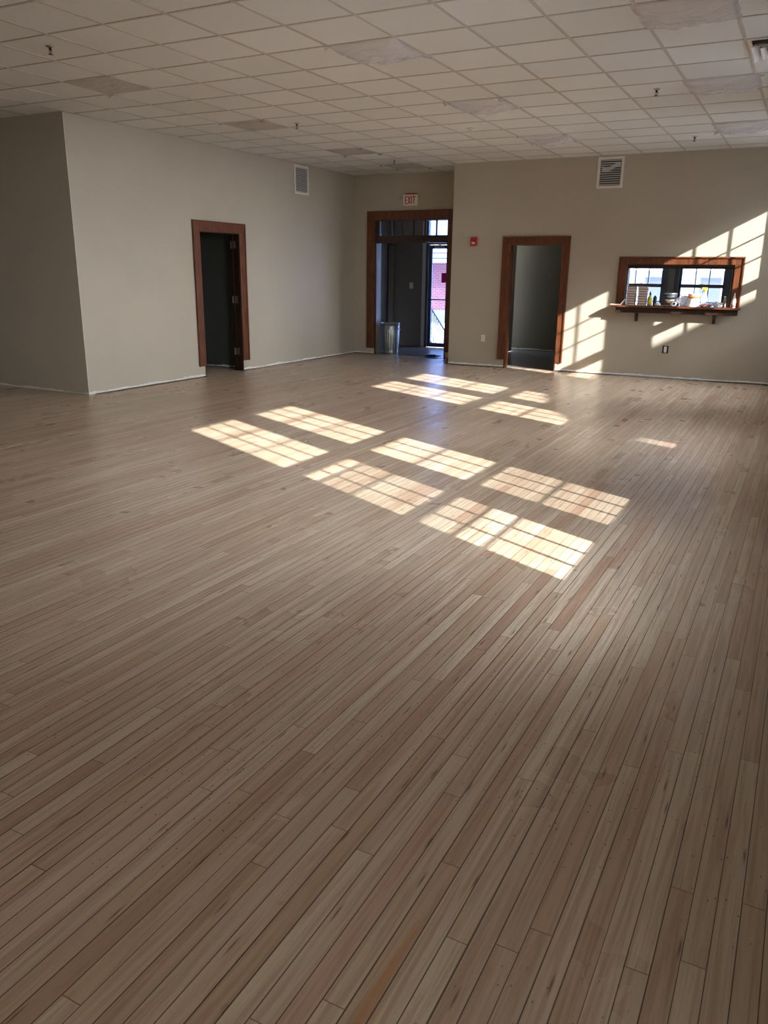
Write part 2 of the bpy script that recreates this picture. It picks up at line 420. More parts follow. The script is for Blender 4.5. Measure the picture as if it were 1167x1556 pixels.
ragged('trim_4', 'y', FY, CX, -4.62, -1, 'ragged white compound strip between the exit recess and right doorway')
ragged('trim_5', 'y', FY, -3.71, XI, -1, 'ragged white compound strip under the pass-through window')
ragged('trim_6', 'y', RY, LX, -7.65, -1, 'ragged white compound strip left of the exit doorway')
ragged('trim_7', 'y', 16.75, CX, -3.66, -1, 'pale strip at the rear of the room through the right doorway')
ragged('trim_8', 'x', -9.45, BY + .2, 10.74, 1, 'pale strip at the rear of the dark room on the left')
ragged('trim_9', 'y', 10.74, -9.45, LX - .16, -1, 'pale strip along the side of the dark room on the left')
# thin corner bead lit on the outer corners
m = MB(); m.box(LX - .003, LX + .003, BY - .003, BY + .003, G, CEIL)
tag(m.build('trim_corner', M['compound']), 'pale bead on the outer corner of the left wall', 'trim', kind='structure')

# ------------------------------------------------------------------ door casings (three pieces each) stopping short of the floor
def casing(par, axis, face, sgn, a0, a1, ztop, w, zb=0.15, depth=0.02):
    """flat board with raised outer back-band; inner edges at a0,a1,ztop"""
    def bx(mm, A0, A1, z0, z1, t0, t1):
        lo, hi = sorted((face + sgn * t0, face + sgn * t1))
        (mm.box(lo, hi, A0, A1, z0, z1) if axis == 'x' else mm.box(A0, A1, lo, hi, z0, z1))
    for A0, A1, outer in ((a0 - w, a0, 0), (a1, a1 + w, 1)):
        mm = MB(); bx(mm, A0, A1, zb, ztop, 0, depth)
        o0, o1 = (A0, A0 + .022) if outer == 0 else (A1 - .022, A1)
        bx(mm, o0, o1, zb, ztop + w, depth, depth + .014)
        mm.build('side_casing', M['wood'], par, 0.003)
    mm = MB(); bx(mm, a0 - w, a1 + w, ztop, ztop + w, 0, depth); bx(mm, a0 - w + .022, a1 + w - .022, ztop + w - .022, ztop + w, depth, depth + .014)
    mm.build('head_casing', M['wood'], par, 0.003)
def lining(par, axis, p0, p1, a0, a1, ztop, mat, th=0.02):
    for A0, A1 in ((a0, a0 + th), (a1 - th, a1)):
        mm = MB(); (mm.box(p0, p1, A0, A1, 0.0, ztop) if axis == 'x' else mm.box(A0, A1, p0, p1, 0.0, ztop)); mm.build('jamb', mat, par)
    mm = MB(); (mm.box(p0, p1, a0 + th, a1 - th, ztop - th, ztop) if axis == 'x' else mm.box(a0 + th, a1 - th, p0, p1, ztop - th, ztop)); mm.build('head_jamb', mat, par)

d1 = empty('door_1', (0, 0, 0), 'dark open doorway with red-brown casing in the long left wall', 'door', kind='structure')
casing(d1, 'x', LX, 1, 9.600, 10.530, 2.110, 0.15, 0.165)
lining(d1, 'x', LX - .165, LX + .004, 9.59, 10.54, 2.12, M['wood_dark'])
mm = MB(); mm.box(LX - .12, LX - .105, 10.505, 10.52, 0, 2.1); mm.box(LX - .12, LX - .105, 9.61, 9.625, 0, 2.1); mm.build('door_stop', M['wood_dark'], d1)
for zc_ in (1.95, 1.12, .31):
    mm = MB(); mm.box(LX - .135, LX - .05, 10.512, 10.519, zc_ - .055, zc_ + .055)
    mm.tube([(LX - .14, 10.51, zc_ - .055), (LX - .14, 10.51, zc_ + .055)], .008)
    h = mm.build('hinge', M['steel'], d1)
mm = MB(); mm.box(LX - .09, LX - .05, 9.611, 9.616, .96, 1.04); mm.build('strike_plate', M['black'], d1)

d2 = empty('door_2', (0, 0, 0), 'tall exit doorway with six-pane transom in the recessed wall', 'door', kind='structure')
casing(d2, 'y', RY, -1, -7.642, -6.128, 2.512, 0.165, 0.12)
lining(d2, 'y', RY - .004, RY + .205, -7.65, -6.12, 2.52, M['wood_dark'])
mm = MB(); mm.box(-7.628, -7.622, RY + .02, RY + .206, 0, 2.09); mm.build('painted_reveal', M['wall_dim'], d2)
mm = MB(); mm.box(-7.63, -6.14, RY - .01, RY + .1, 2.10, 2.235)
mm.box(-7.63, -7.545, RY + .0, RY + .06, 2.235, 2.50); mm.build('transom_bar', M['wood_dark'], d2, 0.004)
mm = MB(); a0, a1 = -7.545, -6.14
for k in range(1, 6):
    c = a0 + (a1 - a0) * k / 6; mm.box(c - .011, c + .011, RY + .02, RY + .05, 2.235, 2.5)
mm.build('muntin', M['wood_dark'], d2)
mm = MB(); mm.box(a0, a1, RY + .033, RY + .037, 2.235, 2.5); mm.build('transom_glass', M['glass'], d2)
mm = MB(); mm.box(-7.63, -6.14, RY - .02, RY + .05, 0.001, .006); mm.build('threshold', M['steel'], d2)

d3 = empty('door_3', (0, 0, 0), 'open doorway with red-brown casing in the far wall, right of the fire alarm', 'door', kind='structure')
casing(d3, 'y', FY, -1, -4.612, -3.718, 2.032, 0.122, 0.145)
lining(d3, 'y', FY - .004, FY + .145, -4.62, -3.71, 2.04, M['wood'])

# exterior door of the vestibule
d4 = empty('door_4', (0, 0, 0), 'glazed dark metal exterior door with a push bar beyond the vestibule', 'door', kind='structure')
mm = MB(); mm.box(-7.56, -7.485, 16.185, 16.2, 0, 2.78); mm.box(-7.56, -6.37, 16.185, 16.2, 2.72, 2.8); mm.build('trim_board', M['white'], d4)
mm = MB(); mm.box(-7.48, -7.435, 16.2, 16.31, 0, 2.72); mm.box(-6.495, -6.45, 16.2, 16.31, 0, 2.72); mm.box(-7.435, -6.495, 16.2, 16.31, 2.14, 2.25); mm.box(-7.435, -6.495, 16.2, 16.31, 2.67, 2.72)
mm.build('door_frame', M['alu'], d4, 0.003)
mm = MB(); mm.box(-7.43, -7.355, 16.23, 16.275, .015, 2.135); mm.box(-6.575, -6.5, 16.23, 16.275, .015, 2.135)
mm.box(-7.355, -6.575, 16.23, 16.275, 2.06, 2.135); mm.box(-7.355, -6.575, 16.23, 16.275, .015, .10)
lf = mm.build('door_leaf', M['alu'], d4, 0.003)
mm = MB(); mm.box(-7.355, -6.575, 16.25, 16.256, .10, 2.06); mm.build('door_glass', M['tinted'], lf)
mm = MB(); mm.box(-7.435, -6.495, 16.25, 16.256, 2.25, 2.67); mm.build('transom_glass', M['tinted'], d4)
mm = MB(); mm.box(-7.4, -6.53, 16.185, 16.205, 1.005, 1.03); mm.box(-7.4, -7.38, 16.2, 16.235, 1.0, 1.035); mm.box(-6.55, -6.53, 16.2, 16.235, 1.0, 1.035); mm.build('push_bar', M['black'], lf)
mm = MB(); mm.box(-7.28, -7.05, 16.17, 16.23, 2.07, 2.115); mm.tube([(-7.1, 16.18, 2.12), (-7.15, 16.1, 2.14), (-7.25, 16.17, 2.15)], .007); mm.build('door_closer', M['steel'], lf)

# casing-framed dark door in the vestibule's side
d5 = empty('door_5', (0, 0, 0), 'narrow dark opening in the left side of the vestibule', 'door', kind='structure')
mm = MB(); mm.box(-8.238, -8.225, 15.86, 15.885, 0, 2.15); mm.box(-8.238, -8.225, 15.885, 16.18, 2.13, 2.15); mm.build('side_casing', M['wood_dark'], d5)

# ------------------------------------------------------------------ windows of the right wall (transom sash over a double-hung pair)
def sash(mm, axis, p, a0, a1, z0, z1, cols=3, rows=2, st=.05, th=.03, bt=.022, bh=.017):
    def bx(A0, A1, Z0, Z1, t=th):
        (mm.box(p - t / 2, p + t / 2, A0, A1, Z0, Z1) if axis == 'x' else mm.box(A0, A1, p - t / 2, p + t / 2, Z0, Z1))
    bx(a0 - st, a0, z0 - .03, z1 + .03); bx(a1, a1 + st, z0 - .03, z1 + .03)
    for k in range(1, cols): c = a0 + (a1 - a0) * k / cols; bx(c - bt / 2, c + bt / 2, z0, z1, th * .6)
    for k in range(1, rows): c = z0 + (z1 - z0) * k / rows; bx(a0, a1, c - bh / 2, c + bh / 2, th * .5)
LV = [(0.747, 1.346), (1.415, 2.04), (2.19, 3.116)]
for n_, a in enumerate(WY):
    wdw = empty('window_%d' % (n_ + 1), (XR, a + GW / 2, .7), ['nearest', 'second', 'third', 'fourth', 'fifth', 'farthest'][n_] + ' tall double-hung window of the right wall', 'window', kind='structure')
    b = a + GW
    mm = MB()
    for s_ in LV: sash(mm, 'x', XR, a, b, *s_, 3, 3 if s_[0] > 2.1 else 2)
    for z0, z1 in ((.68, .747), (1.346, 1.415), (2.04, 2.19), (3.116, 3.175)): mm.box(XR - .014, XR + .014, a - .05, b + .05, z0, z1)
    o = mm.build('sash', M['sashdark'], wdw); o.matrix_parent_inverse = Matrix.Translation(-wdw.location)
    mm = MB(); mm.box(XR + .006, XR + .009, a, b, .747, 3.116); o = mm.build('pane', M['glass'], wdw); o.matrix_parent_inverse = Matrix.Translation(-wdw.location)
    s0, s1 = (1.20, 1.955) if n_ == 0 else (.72, 1.39)
    mm = MB(); mm.box(XR + .035, XR + .0355, a - .03, b + .03, s0, s1, 0)
    mm.box(XR + .03, XR + .042, a - .03, b + .03, s0 - .012, s0 + .012, 1); mm.box(XR + .03, XR + .042, a - .03, b + .03, s1 - .012, s1 + .012, 1)
    o = mm.build('screen', [M['screen'], M['alu']], wdw); o.matrix_parent_inverse = Matrix.Translation(-wdw.location)
    mm = MB()
    mm.box(XI - .02, XI, a - .055 - .1, a - .055, .6, 3.25); mm.box(XI - .02, XI, b + .055, b + .155, .6, 3.25); mm.box(XI - .02, XI, a - .055, b + .055, 3.175, 3.27)
    mm.box(XI - .05, XI, a - .155, b + .155, .63, .66)
    o = mm.build('window_frame', M['wood'], wdw); o.matrix_parent_inverse = Matrix.Translation(-wdw.location)
# two windows behind the pass-through
for n_, (a, b) in enumerate(KW):
    wdw = empty('window_%d' % (n_ + 7), (0, 0, 0), ['left-hand paned window seen through the pass-through opening', 'right-hand paned window seen through the pass-through opening'][n_], 'window', kind='structure')
    mm = MB(); sash(mm, 'y', YN + .07, a, b, .80, 1.345, 3, 2, .055, .04, .018, .018); sash(mm, 'y', YN + .07, a, b, 1.41, 2.34, 3, 2, .055, .04, .018, .018)
    for z0, z1 in ((.73, .80), (1.345, 1.41), (2.34, 2.4)): mm.box(a - .05, b + .05, YN + .05, YN + .09, z0, z1)
    o = mm.build('sash', M['sashdark'], wdw)
    mm = MB(); mm.box(a, b, YN + .078, YN + .081, .80, 2.34); mm.build('pane', M['kglass'], wdw)
    mm = MB(); mm.box(a - .13, a - .05, YN - .02, YN, .65, 2.5); mm.box(b + .05, b + .13, YN - .02, YN, .65, 2.5); mm.box(a - .13, b + .13, YN - .02, YN, 2.41, 2.5); mm.box(a - .13, b + .13, YN - .05, YN, .68, .72)
    mm.build('window_frame', M['sashdark'], wdw)
    mm = MB(); c = (a + b) / 2; mm.box(c - .03, c + .03, YN + .03, YN + .05, 1.40, 1.42); mm.tube([(c, YN + .04, 1.41), (c + .03, YN + .03, 1.425)], .006); mm.build('latch', M['steel'], wdw)

wdw = empty('window_12', (0, 0, 0), 'side window of the kitchen behind the pass-through', 'window', kind='structure')  # window added to let extra daylight into the kitchen
mm = MB(); sash(mm, 'x', XR, 14.86, 15.84, 1.06, 1.64); sash(mm, 'x', XR, 14.86, 15.84, 1.70, 2.29)
for z0, z1 in ((1.0, 1.06), (1.64, 1.70), (2.29, 2.35)): mm.box(XR - .014, XR + .014, 14.81, 15.89, z0, z1)
mm.build('sash', M['sashdark'], wdw)
mm = MB(); mm.box(XR + .006, XR + .009, 14.86, 15.84, 1.06, 2.29); mm.build('pane', M['glass'], wdw)
# two windows added beside the camera, glowing roller shades brighten the near floor
t = NT('roller_shade_cloth'); tl = t.add('ShaderNodeBsdfTranslucent'); tl.inputs[0].default_value = lin((226, 220, 208)); t.b.inputs['Base Color'].default_value = lin((220, 214, 202)); t.b.inputs['Roughness'].default_value = .9
mx = t.add('ShaderNodeMixShader'); mx.inputs[0].default_value = SHADE; t.l.new(t.b.outputs[0], mx.inputs[1]); t.l.new(tl.outputs[0], mx.inputs[2]); t.l.new(mx.outputs[0], t.out.inputs[0])
M['shade'] = t.m
for n_, a in enumerate(FILL_Y):
    b = a + GW
    wdw = empty('window_%d' % (n_ + 10), (0, 0, 0), ['window beside the camera behind a drawn cloth shade', 'window behind the camera behind a drawn cloth shade'][n_], 'window', kind='structure')
    mm = MB()
    for s_ in LV: sash(mm, 'x', XR, a, b, *s_, 3, 3 if s_[0] > 2.1 else 2)
    for z0, z1 in ((.68, .747), (1.346, 1.415), (2.04, 2.19), (3.116, 3.175)): mm.box(XR - .014, XR + .014, a - .05, b + .05, z0, z1)
    mm.build('sash', M['sashdark'], wdw)
    mm = MB(); q = [mm.bm.verts.new((XR - .06 + .004 * math.sin(k), yy, .69 + 2.45 * k / 8)) for k in range(9) for yy in (a - .05, b + .05)]
    for k in range(8): mm.bm.faces.new([q[2 * k], q[2 * k + 1], q[2 * k + 3], q[2 * k + 2]])
    mm.build('roller_shade', M['shade'], wdw, smooth=True)

# ------------------------------------------------------------------ pass-through window frame and counter shelf
pt = empty('window_9', (0, 0, 0), 'red-brown framed pass-through opening in the far wall above a shelf', 'pass-through window', kind='structure')
fa0, fa1, fz = -2.67, -1.11, 1.725
def bxo(mm, *a): mm.box(*a)
for A0, A1, o_ in ((fa0 - .13, fa0, 0), (fa1, fa1 + .13, 1)):
    mm = MB(); mm.box(A0, A1, FY - .02, FY, 1.115, fz); e0, e1 = (A0, A0 + .022) if o_ == 0 else (A1 - .022, A1)
    mm.box(e0, e1, FY - .036, FY - .02, 1.115, fz + .115); mm.build('side_casing', M['wood'], pt, .003)
mm = MB(); mm.box(fa0 - .13, fa1 + .13, FY - .02, FY, fz, fz + .115); mm.box(fa0 - .108, fa1 + .108, FY - .036, FY - .02, fz + .093, fz + .115); mm.build('head_casing', M['wood'], pt, .003)
mm = MB(); mm.box(fa0, fa0 + .02, FY, FY + .145, 1.115, fz); mm.box(fa1 - .02, fa1, FY, FY + .145, 1.115, fz); mm.box(fa0, fa1, FY - .002, FY + .145, fz - .02, fz)
mm.box(fa0 + .02, fa1 - .02, FY + .05, FY + .09, fz - .06, fz - .02); mm.build('jamb', M['wood_dark'], pt, .002)

sh = empty('shelf', (-1.9, FY, 1.08), 'dark brown counter shelf on two brackets under the pass-through window', 'shelf')
def SH(o): o.matrix_parent_inverse = Matrix.Translation(-sh.location); return o
mm = MB(); mm.box(-2.87, -.955, FY - .175, FY, 1.085, 1.113); mm.box(fa0 + .002, fa1 - .002, FY, FY + .22, 1.09, 1.113); SH(mm.build('shelf_board', M['wood'], sh, .004))
mm = MB(); mm.box(-2.77, -.985, FY - .125, FY - .10, 1.0, 1.085); SH(mm.build('apron', M['wood_dark'], sh, .003))
for c in (-2.455, -1.31):
    mm = MB(); mm.prism([(FY - .098, 1.084), (FY, 1.084), (FY, .87), (FY - .025, .87), (FY - .045, .93), (FY - .098, 1.02)], 'x', c - .022, c + .022)
    SH(mm.build('bracket', M['wood_dark'], sh, .003))

# ------------------------------------------------------------------ things on the shelf
def sx(px): return (-2.802 + (px - 930) * .0095026) * 1.0115
SZ = 1.1132
def simple(mm, name, mats, label, cat, loc, group=None, bevel=0, rz=0, smooth=False):
    o = mm.build(name, mats, None, bevel, loc, smooth); o.rotation_euler = (0, 0, rz); return tag(o, label, cat, group)
ordw = ['bottom', 'second', 'third', 'fourth', 'fifth', 'sixth', 'seventh', 'top']
proto = None
for s_, (cx_, side) in enumerate(((sx(960.5), 'left'), (sx(977.5), 'right'))):
    for k in range(8):
        if proto is None:
            mm = MB(); mm.box(-.062, .062, -.05, .05, 0, .031); proto = mm.build('wood_box', M['card'], None, .002)
            mm = MB(); mm.box(-.0605, .0605, -.0515, -.0495, .004, .012); proto_s = mm.build('paper_label', M['card_pale'], proto)
            o = proto
        else:
            o = proto.copy(); COL.objects.link(o); c_ = proto_s.copy(); COL.objects.link(c_); c_.parent = o
        o.name = 'cardboard_box'
        sc_ = 1.0 if s_ == 0 else (1.12 if k > 5 else 1.0)
        o.location = (cx_ + random.uniform(-.005, .005), FY - .10 + random.uniform(-.004, .004), SZ + k * .0365)
        o.scale = (sc_, 1, 1.14); o.rotation_euler = (0, 0, random.uniform(-.06, .06))
        tag(o, 'flat brown cardboard box, %s of eight in the %s-hand stack' % (ordw[k], side), 'box', 'flat boxes stacked on the shelf')
mm = MB(); mm.obox((0, 0, 0), .012, .09, .13, Matrix.Rotation(math.radians(38), 3, 'Y'))
simple(mm, 'wood_strip', M['card_pale'], 'pale strip of board leaning on the left-hand stack of boxes', 'board', (sx(948), FY - .09, SZ + .056))
mm = MB(); mm.box(-.08, .08, -.03, .03, 0, .012)
simple(mm, 'wood_offcut', M['card_pale'], 'small pale wood offcut lying at the left end of the shelf', 'wood offcut', (sx(936), FY - .10, SZ), bevel=.002)

def bottle(name, loc, prof, mats, label, cap, capmat, band=None, cat='bottle', seg=20, ax=None):
    r = empty(name, loc, label, cat)
    mm = MB(); mm.lathe(prof, seg); mm.build('body', mats, r)
    mm = MB(); mm.lathe(cap, seg); mm.build('cap', capmat, r)
    if band:
        mm = MB(); mm.lathe([(band[0], band[1]), (band[0], band[2])], seg); mm.build('label', band[3], r)
    return r
bottle('bottle', (sx(989.5), FY - .11, SZ), [(.03, 0), (.034, .005), (.034, .1), (.028, .125), (.014, .145), (.013, .16)], M['green'],
       'yellow-green squeeze bottle with a black cap beside the box stacks', [(.016, .16), (.016, .185), (.008, .2), (.006, .215)], M['blackp'], (.0347, .03, .085, M['yellow']))
bottle('spray_can', (sx(996), FY - .03, SZ), [(.026, 0), (.027, .004), (.027, .12), (.018, .135)], M['blackp'],
       'small black can standing behind the yellow-green bottle', [(.016, .135), (.016, .15)], M['blackp'], None, 'can')
# crumpled things
def crumple(name, loc, dims, mat, label, cat, seed, amp=.35, sub=4):
    bm = bmesh.new(); bmesh.ops.create_icosphere(bm, subdivisions=sub, radius=1)
    for v in bm.verts:
        p_ = v.co.copy(); n1 = noise.noise(p_ * 2.1 + Vector((seed, 0, 0))); n2 = abs(noise.noise(p_ * 4.5 + Vector((0, seed, 0)))); n3 = abs(noise.noise(p_ * 9 + Vector((0, 0, seed))))
        v.co = p_ * (1 + amp * n1 - amp * 1.0 * n2 - amp * .4 * n3)
        v.co = Vector((v.co.x * dims[0] / 2, v.co.y * dims[1] / 2, max(0, v.co.z * .5 + .42) * dims[2]))
    me = D.meshes.new(name); bm.to_mesh(me); bm.free(); me.materials.append(mat)
    for q_ in me.polygons: q_.use_smooth = True
    o = D.objects.new(name, me); COL.objects.link(o); o.location = loc
    return tag(o, label, cat)
crumple('rag', (sx(1002), FY - .10, SZ), (.10, .09, .05), M['paper'], 'crumpled white paper rag between the bottle and the dark paint can', 'rag', 3)
def can(loc, R_, H_, body, label, band, lidm, lbl):
    r = empty('paint_can', loc, lbl, 'paint can')
    mm = MB(); mm.lathe([(R_, 0), (R_ + .003, .002), (R_ + .003, .008), (R_, .012), (R_, H_ - .012), (R_ + .004, H_ - .008), (R_ + .004, H_)], 32); mm.build('can_body', body, r)
    for b_ in band:
        mm = MB(); mm.lathe([(R_ + .0012, b_[0]), (R_ + .0012, b_[1])], 32); mm.build('label', b_[2], r)
    mm = MB(); mm.lathe([(R_ - .004, H_ - .002), (R_ - .004, H_ + .003), (R_ - .012, H_ + .003), (R_ - .014, H_ - .001)], 32); mm.build('lid', lidm, r)
    mm = MB(); pts = [(R_ * 1.03 * math.cos(a_), -R_ * .25 * 0 - .02 - R_ * .9 * math.sin(a_), H_ * .72 - .06 * math.sin(a_)) for a_ in [PI * k / 12 for k in range(13)]]
    mm.tube(pts, .0022, 6); mm.build('handle', M['steel'], r)
can((sx(1019), FY + .045, SZ), .092, .19, M['steel'], '', [(.1, .17, M['can_dark']), (.02, .1, M['card']), (.128, .14, M['blue_label'])], M['steel'], 'metal paint can with dark banded label behind a white roll')
can((sx(1056), FY - .08, SZ), .088, .19, M['paper'], '', [(.125, .165, M['orange'])], M['steel'], 'white paint can with an orange label band at mid shelf')
# white roll lying on its side
r = empty('paper_roll', (sx(1026), FY - .115, SZ + .042), 'white roll lying on its side in front of the dark paint can', 'paper roll', rz=.35)
mm = MB(); mm.lathe([(.018, -.06), (.041, -.06), (.042, -.057), (.042, .057), (.041, .06), (.018, .06)], 28, axis='y')
mm.build('roll', M['paper'], r)
mm = MB(); mm.lathe([(.0185, -.0612), (.0185, -.06)], 20, axis='y'); mm.build('core', M['can_dark'], r)
crumple('plastic_bag', (sx(1039), FY - .02, SZ), (.17, .12, .20), M['bag'], 'white plastic bag bunched between the two paint cans', 'plastic bag', 11, .45)
# spray bottle
r = empty('spray_bottle', (sx(1071), FY - .03, SZ), 'clear spray bottle with a yellow and black trigger head', 'spray bottle')
mm = MB(); mm.lathe([(.038, 0), (.041, .006), (.041, .12), (.03, .17), (.015, .2), (.014, .225)], 24); mm.build('bottle_body', M['clear'], r)
mm = MB(); mm.lathe([(.017, .22), (.017, .25)], 18); mm.box(-.05, .028, -.013, .013, .25, .285); mm.build('spray_head', M['yellow'], r, .002)
mm = MB(); mm.box(-.066, -.05, -.01, .01, .262, .28); mm.obox((-.03, 0, .235), .01, .014, .05, Matrix.Rotation(.5, 3, 'Y')); mm.build('trigger', M['blackp'], r)
crumple('cloth', (sx(1072), FY - .135, SZ), (.13, .09, .055), M['pink'], 'crumpled pink cloth in front of the spray bottle', 'cloth', 5, .3)
crumple('cloth', (sx(1079), FY - .02, SZ), (.07, .08, .06), M['pink'], 'second smaller pink cloth touching the clear bag', 'cloth', 8, .35)
crumple('plastic_bag', (sx(1091), FY - .105, SZ), (.165, .13, .095), M['bag'], 'crumpled clear plastic bag right of the pink cloths', 'plastic bag', 17, .5)
bottle('bottle', (sx(1100.5), FY + .02, SZ), [(.022, 0), (.024, .004), (.024, .12), (.014, .135), (.012, .14)], M['card'],
       'slim brown bottle with a white cap near the right end of the opening', [(.014, .14), (.014, .162)], M['paper'])
bottle('caulk_bottle', (sx(1115), FY - .10, SZ), [(.03, 0), (.031, .004), (.031, .09), (.026, .11), (.012, .17), (.008, .2)], M['offwhite'],
       'white tapered nozzle bottle with a pink band at the right end of the shelf', [(.0085, .2), (.0085, .215)], M['offwhite'], (.0318, .015, .07, M['pink']))

# ------------------------------------------------------------------ wall fittings
def vent(name, axis, face, a0, a1, z0, z1, label, n, tilt):
    c = (a0 + a1) / 2
    loc = (face, c, z0) if axis == 'x' else (c, face, z0)
    r = empty(name, loc, label, 'air vent', 'white wall vents near the ceiling', rz=(-PI / 2 if axis == 'x' else PI))
    # local: x along the wall, +y out of the wall
    W_, H_ = (a1 - a0), z1 - z0
    if axis == 'y': pass
    mm = MB(); f_ = .04
    mm.box(-W_ / 2, -W_ / 2 + f_, 0, .014, 0, H_); mm.box(W_ / 2 - f_, W_ / 2, 0, .014, 0, H_)
    mm.box(-W_ / 2 + f_, W_ / 2 - f_, 0, .014, 0, f_); mm.box(-W_ / 2 + f_, W_ / 2 - f_, 0, .014, H_ - f_, H_); mm.build('frame', M['white'], r, .003)
    mm = MB(); mm.box(-W_ / 2 + f_, W_ / 2 - f_, .0005, .0015, f_, H_ - f_); mm.build('backing', M['duct'], r)
    for k in range(n):
        zz = f_ + (H_ - 2 * f_) * (k + .5) / n
        mm = MB(); mm.obox((0, .009, zz), W_ - 2 * f_ - .002, .019, .0025, Matrix.Rotation(tilt, 3, 'X')); mm.build('louver', M['vane'], r)
    return r
vent('wall_vent', 'x', LX, 12.11, 12.55, 2.83, 3.295, 'white louvered vent high on the long left wall', 15, -1.0)
v2 = vent('wall_vent', 'y', FY, -3.26, -2.86, 2.845, 3.297, 'white louvered vent above the pass-through window, with taped film', 12, -1.0)
mm = MB()
nn = 14
vs = [[mm.bm.verts.new((-.15 + .28 * i_ / nn, .018 + .01 * abs(noise.noise(Vector((i_ * .5, j_ * .7, 3)))), .27 + .06 * j_ / 6 + .035 * math.sin(i_ * .35 + 1))) for j_ in range(7)] for i_ in range(nn + 1)]
for i_ in range(nn):
    for j_ in range(6): mm.bm.faces.new([vs[i_][j_], vs[i_ + 1][j_], vs[i_ + 1][j_ + 1], vs[i_][j_ + 1]])
fm = mm.build('taped_film', M['bag'], v2, smooth=True)

ex = empty('exit_sign', (-6.89, RY, 2.755), 'white exit sign with red letters and two emergency lamps over the tall doorway', 'exit sign', rz=PI)
mm = MB(); mm.box(-.15, .15, .0, .045, .0, .195); mm.build('housing', M['offwhite'], ex, .008)
mm = MB(); mm.box(-.12, .12, .0, .03, .195, .215); mm.build('top_bar', M['redletter'], ex, .004)  # red bar gives the faint red halo over the sign as solid colour
def stroke(mm, p, q, w=.014, y=.0465):
    p = Vector((p[0], 0, p[1])); q = Vector((q[0], 0, q[1])); d = (q - p); L = d.length
    a_ = math.atan2(d.z, d.x); mm.obox(((p.x + q.x) / 2, y, (p.z + q.z) / 2), L + w * .6, .003, w, Matrix.Rotation(-a_, 3, 'Y'))
# viewed from -y side of the wall: local +x is image left, so letters run towards -x
def L(x_): return -x_
z0, z1 = .035, .16
for nm, strokes in (('letter_e', [((-.1, z0), (-.1, z1)), ((-.1, z1), (-.062, z1)), ((-.1, (z0 + z1) / 2), (-.067, (z0 + z1) / 2)), ((-.1, z0), (-.062, z0))]),
                    ('letter_x', [((-.043, z0), (.0, z1)), ((-.043, z1), (.0, z0))]),
                    ('letter_i', [((.026, z0), (.026, z1))]),
                    ('letter_t', [((.075, z0), (.075, z1)), ((.05, z1), (.1, z1))])):
    mm = MB()
    for p_, q_ in strokes: stroke(mm, (L(p_[0]), p_[1]), (L(q_[0]), q_[1]), .016)
    mm.build(nm, M['redletter'], ex)
for s_ in (-1, 1):
    mm = MB(); mm.tube([(s_ * .15, .025, .11), (s_ * .172, .03, .115)], .012)
    a_ = MB(); a_.lathe([(.02, 0), (.036, .03), (.038, .045)], 20, c=(s_ * .2, .02, .115), axis='y'); mm.bm.free(); a_.tube([(s_ * .15, .025, .11), (s_ * .18, .03, .115)], .012)
    hd = a_.build('lamp_head', M['offwhite'], ex)
    mm = MB(); mm.lathe([(.033, .0455), (.02, .05)], 20, c=(s_ * .2, .02, .115), axis='y'); mm.build('lens', M['steel'], hd)

al = empty('fire_alarm', (-5.25, FY, 2.01), 'red fire alarm strobe box between the exit recess and the right doorway', 'fire alarm', rz=PI)
mm = MB(); mm.box(-.06, .06, 0, .045, 0, .135); mm.build('housing', M['red'], al, .008)
mm = MB(); mm.prism([(-.022, .03), (.022, .03), (.028, .06), (-.028, .06)], 'y', .045, .068); mm.build('strobe_lens', M['offwhite'], al, .003)
mm = MB(); mm.lathe([(.025, .045), (.025, .048), (.02, .049)], 20, c=(0, 0, .1), axis='y'); mm.build('horn_grille', M['red'], al)

ou = empty('wall_outlet', (-5.014, FY, .43), 'white electrical outlet low on the far wall left of the right doorway', 'outlet', rz=PI)
mm = MB(); mm.box(-.036, .036, 0, .006, 0, .115); mm.build('cover_plate', M['offwhite'], ou, .003)
for zz in (.036, .08):
    mm = MB(); mm.lathe([(.017, .006), (.016, .0085)], 16, c=(0, 0, zz), axis='y'); f_ = mm.build('socket', M['offwhite'], ou)
    mm = MB(); mm.box(-.008, -.005, .0084, .0088, zz - .006, zz + .006); mm.box(.005, .008, .0084, .0088, zz - .006, zz + .006); mm.build('slot', M['black'], f_)
ou = empty('wall_outlet', (-1.967, FY, .395), 'uncovered electrical outlet in a cut-out under the pass-through shelf', 'outlet', rz=PI)
mm = MB(); mm.box(-.045, .045, 0, .002, 0, .115); mm.build('cut_out', M['black'], ou)
mm = MB(); mm.box(-.022, .022, .002, .012, .01, .1); f_ = mm.build('receptacle', M['offwhite'], ou, .003)
mm = MB(); mm.box(-.008, .008, .002, .006, .1, .112); mm.build('mounting_ear', M['steel'], ou)

sw = empty('light_switch', (-7.82, 16.2, 1.235), 'white light switch on the vestibule wall left of the glazed door', 'light switch', rz=PI)
mm = MB(); mm.box(-.045, .045, 0, .006, 0, .13); mm.build('cover_plate', M['offwhite'], sw, .003)
mm = MB(); mm.obox((0, .009, .065), .01, .012, .024, Matrix.Rotation(.4, 3, 'X')); mm.build('toggle', M['offwhite'], sw)

cd = MB(); cd.box(-.085, .085, 0, .002, 0, .2)
simple(cd, 'notice_card', M['magenta'], 'magenta square card stuck on the glass of the exterior door', 'card', (-7.045, 16.245, 1.37))

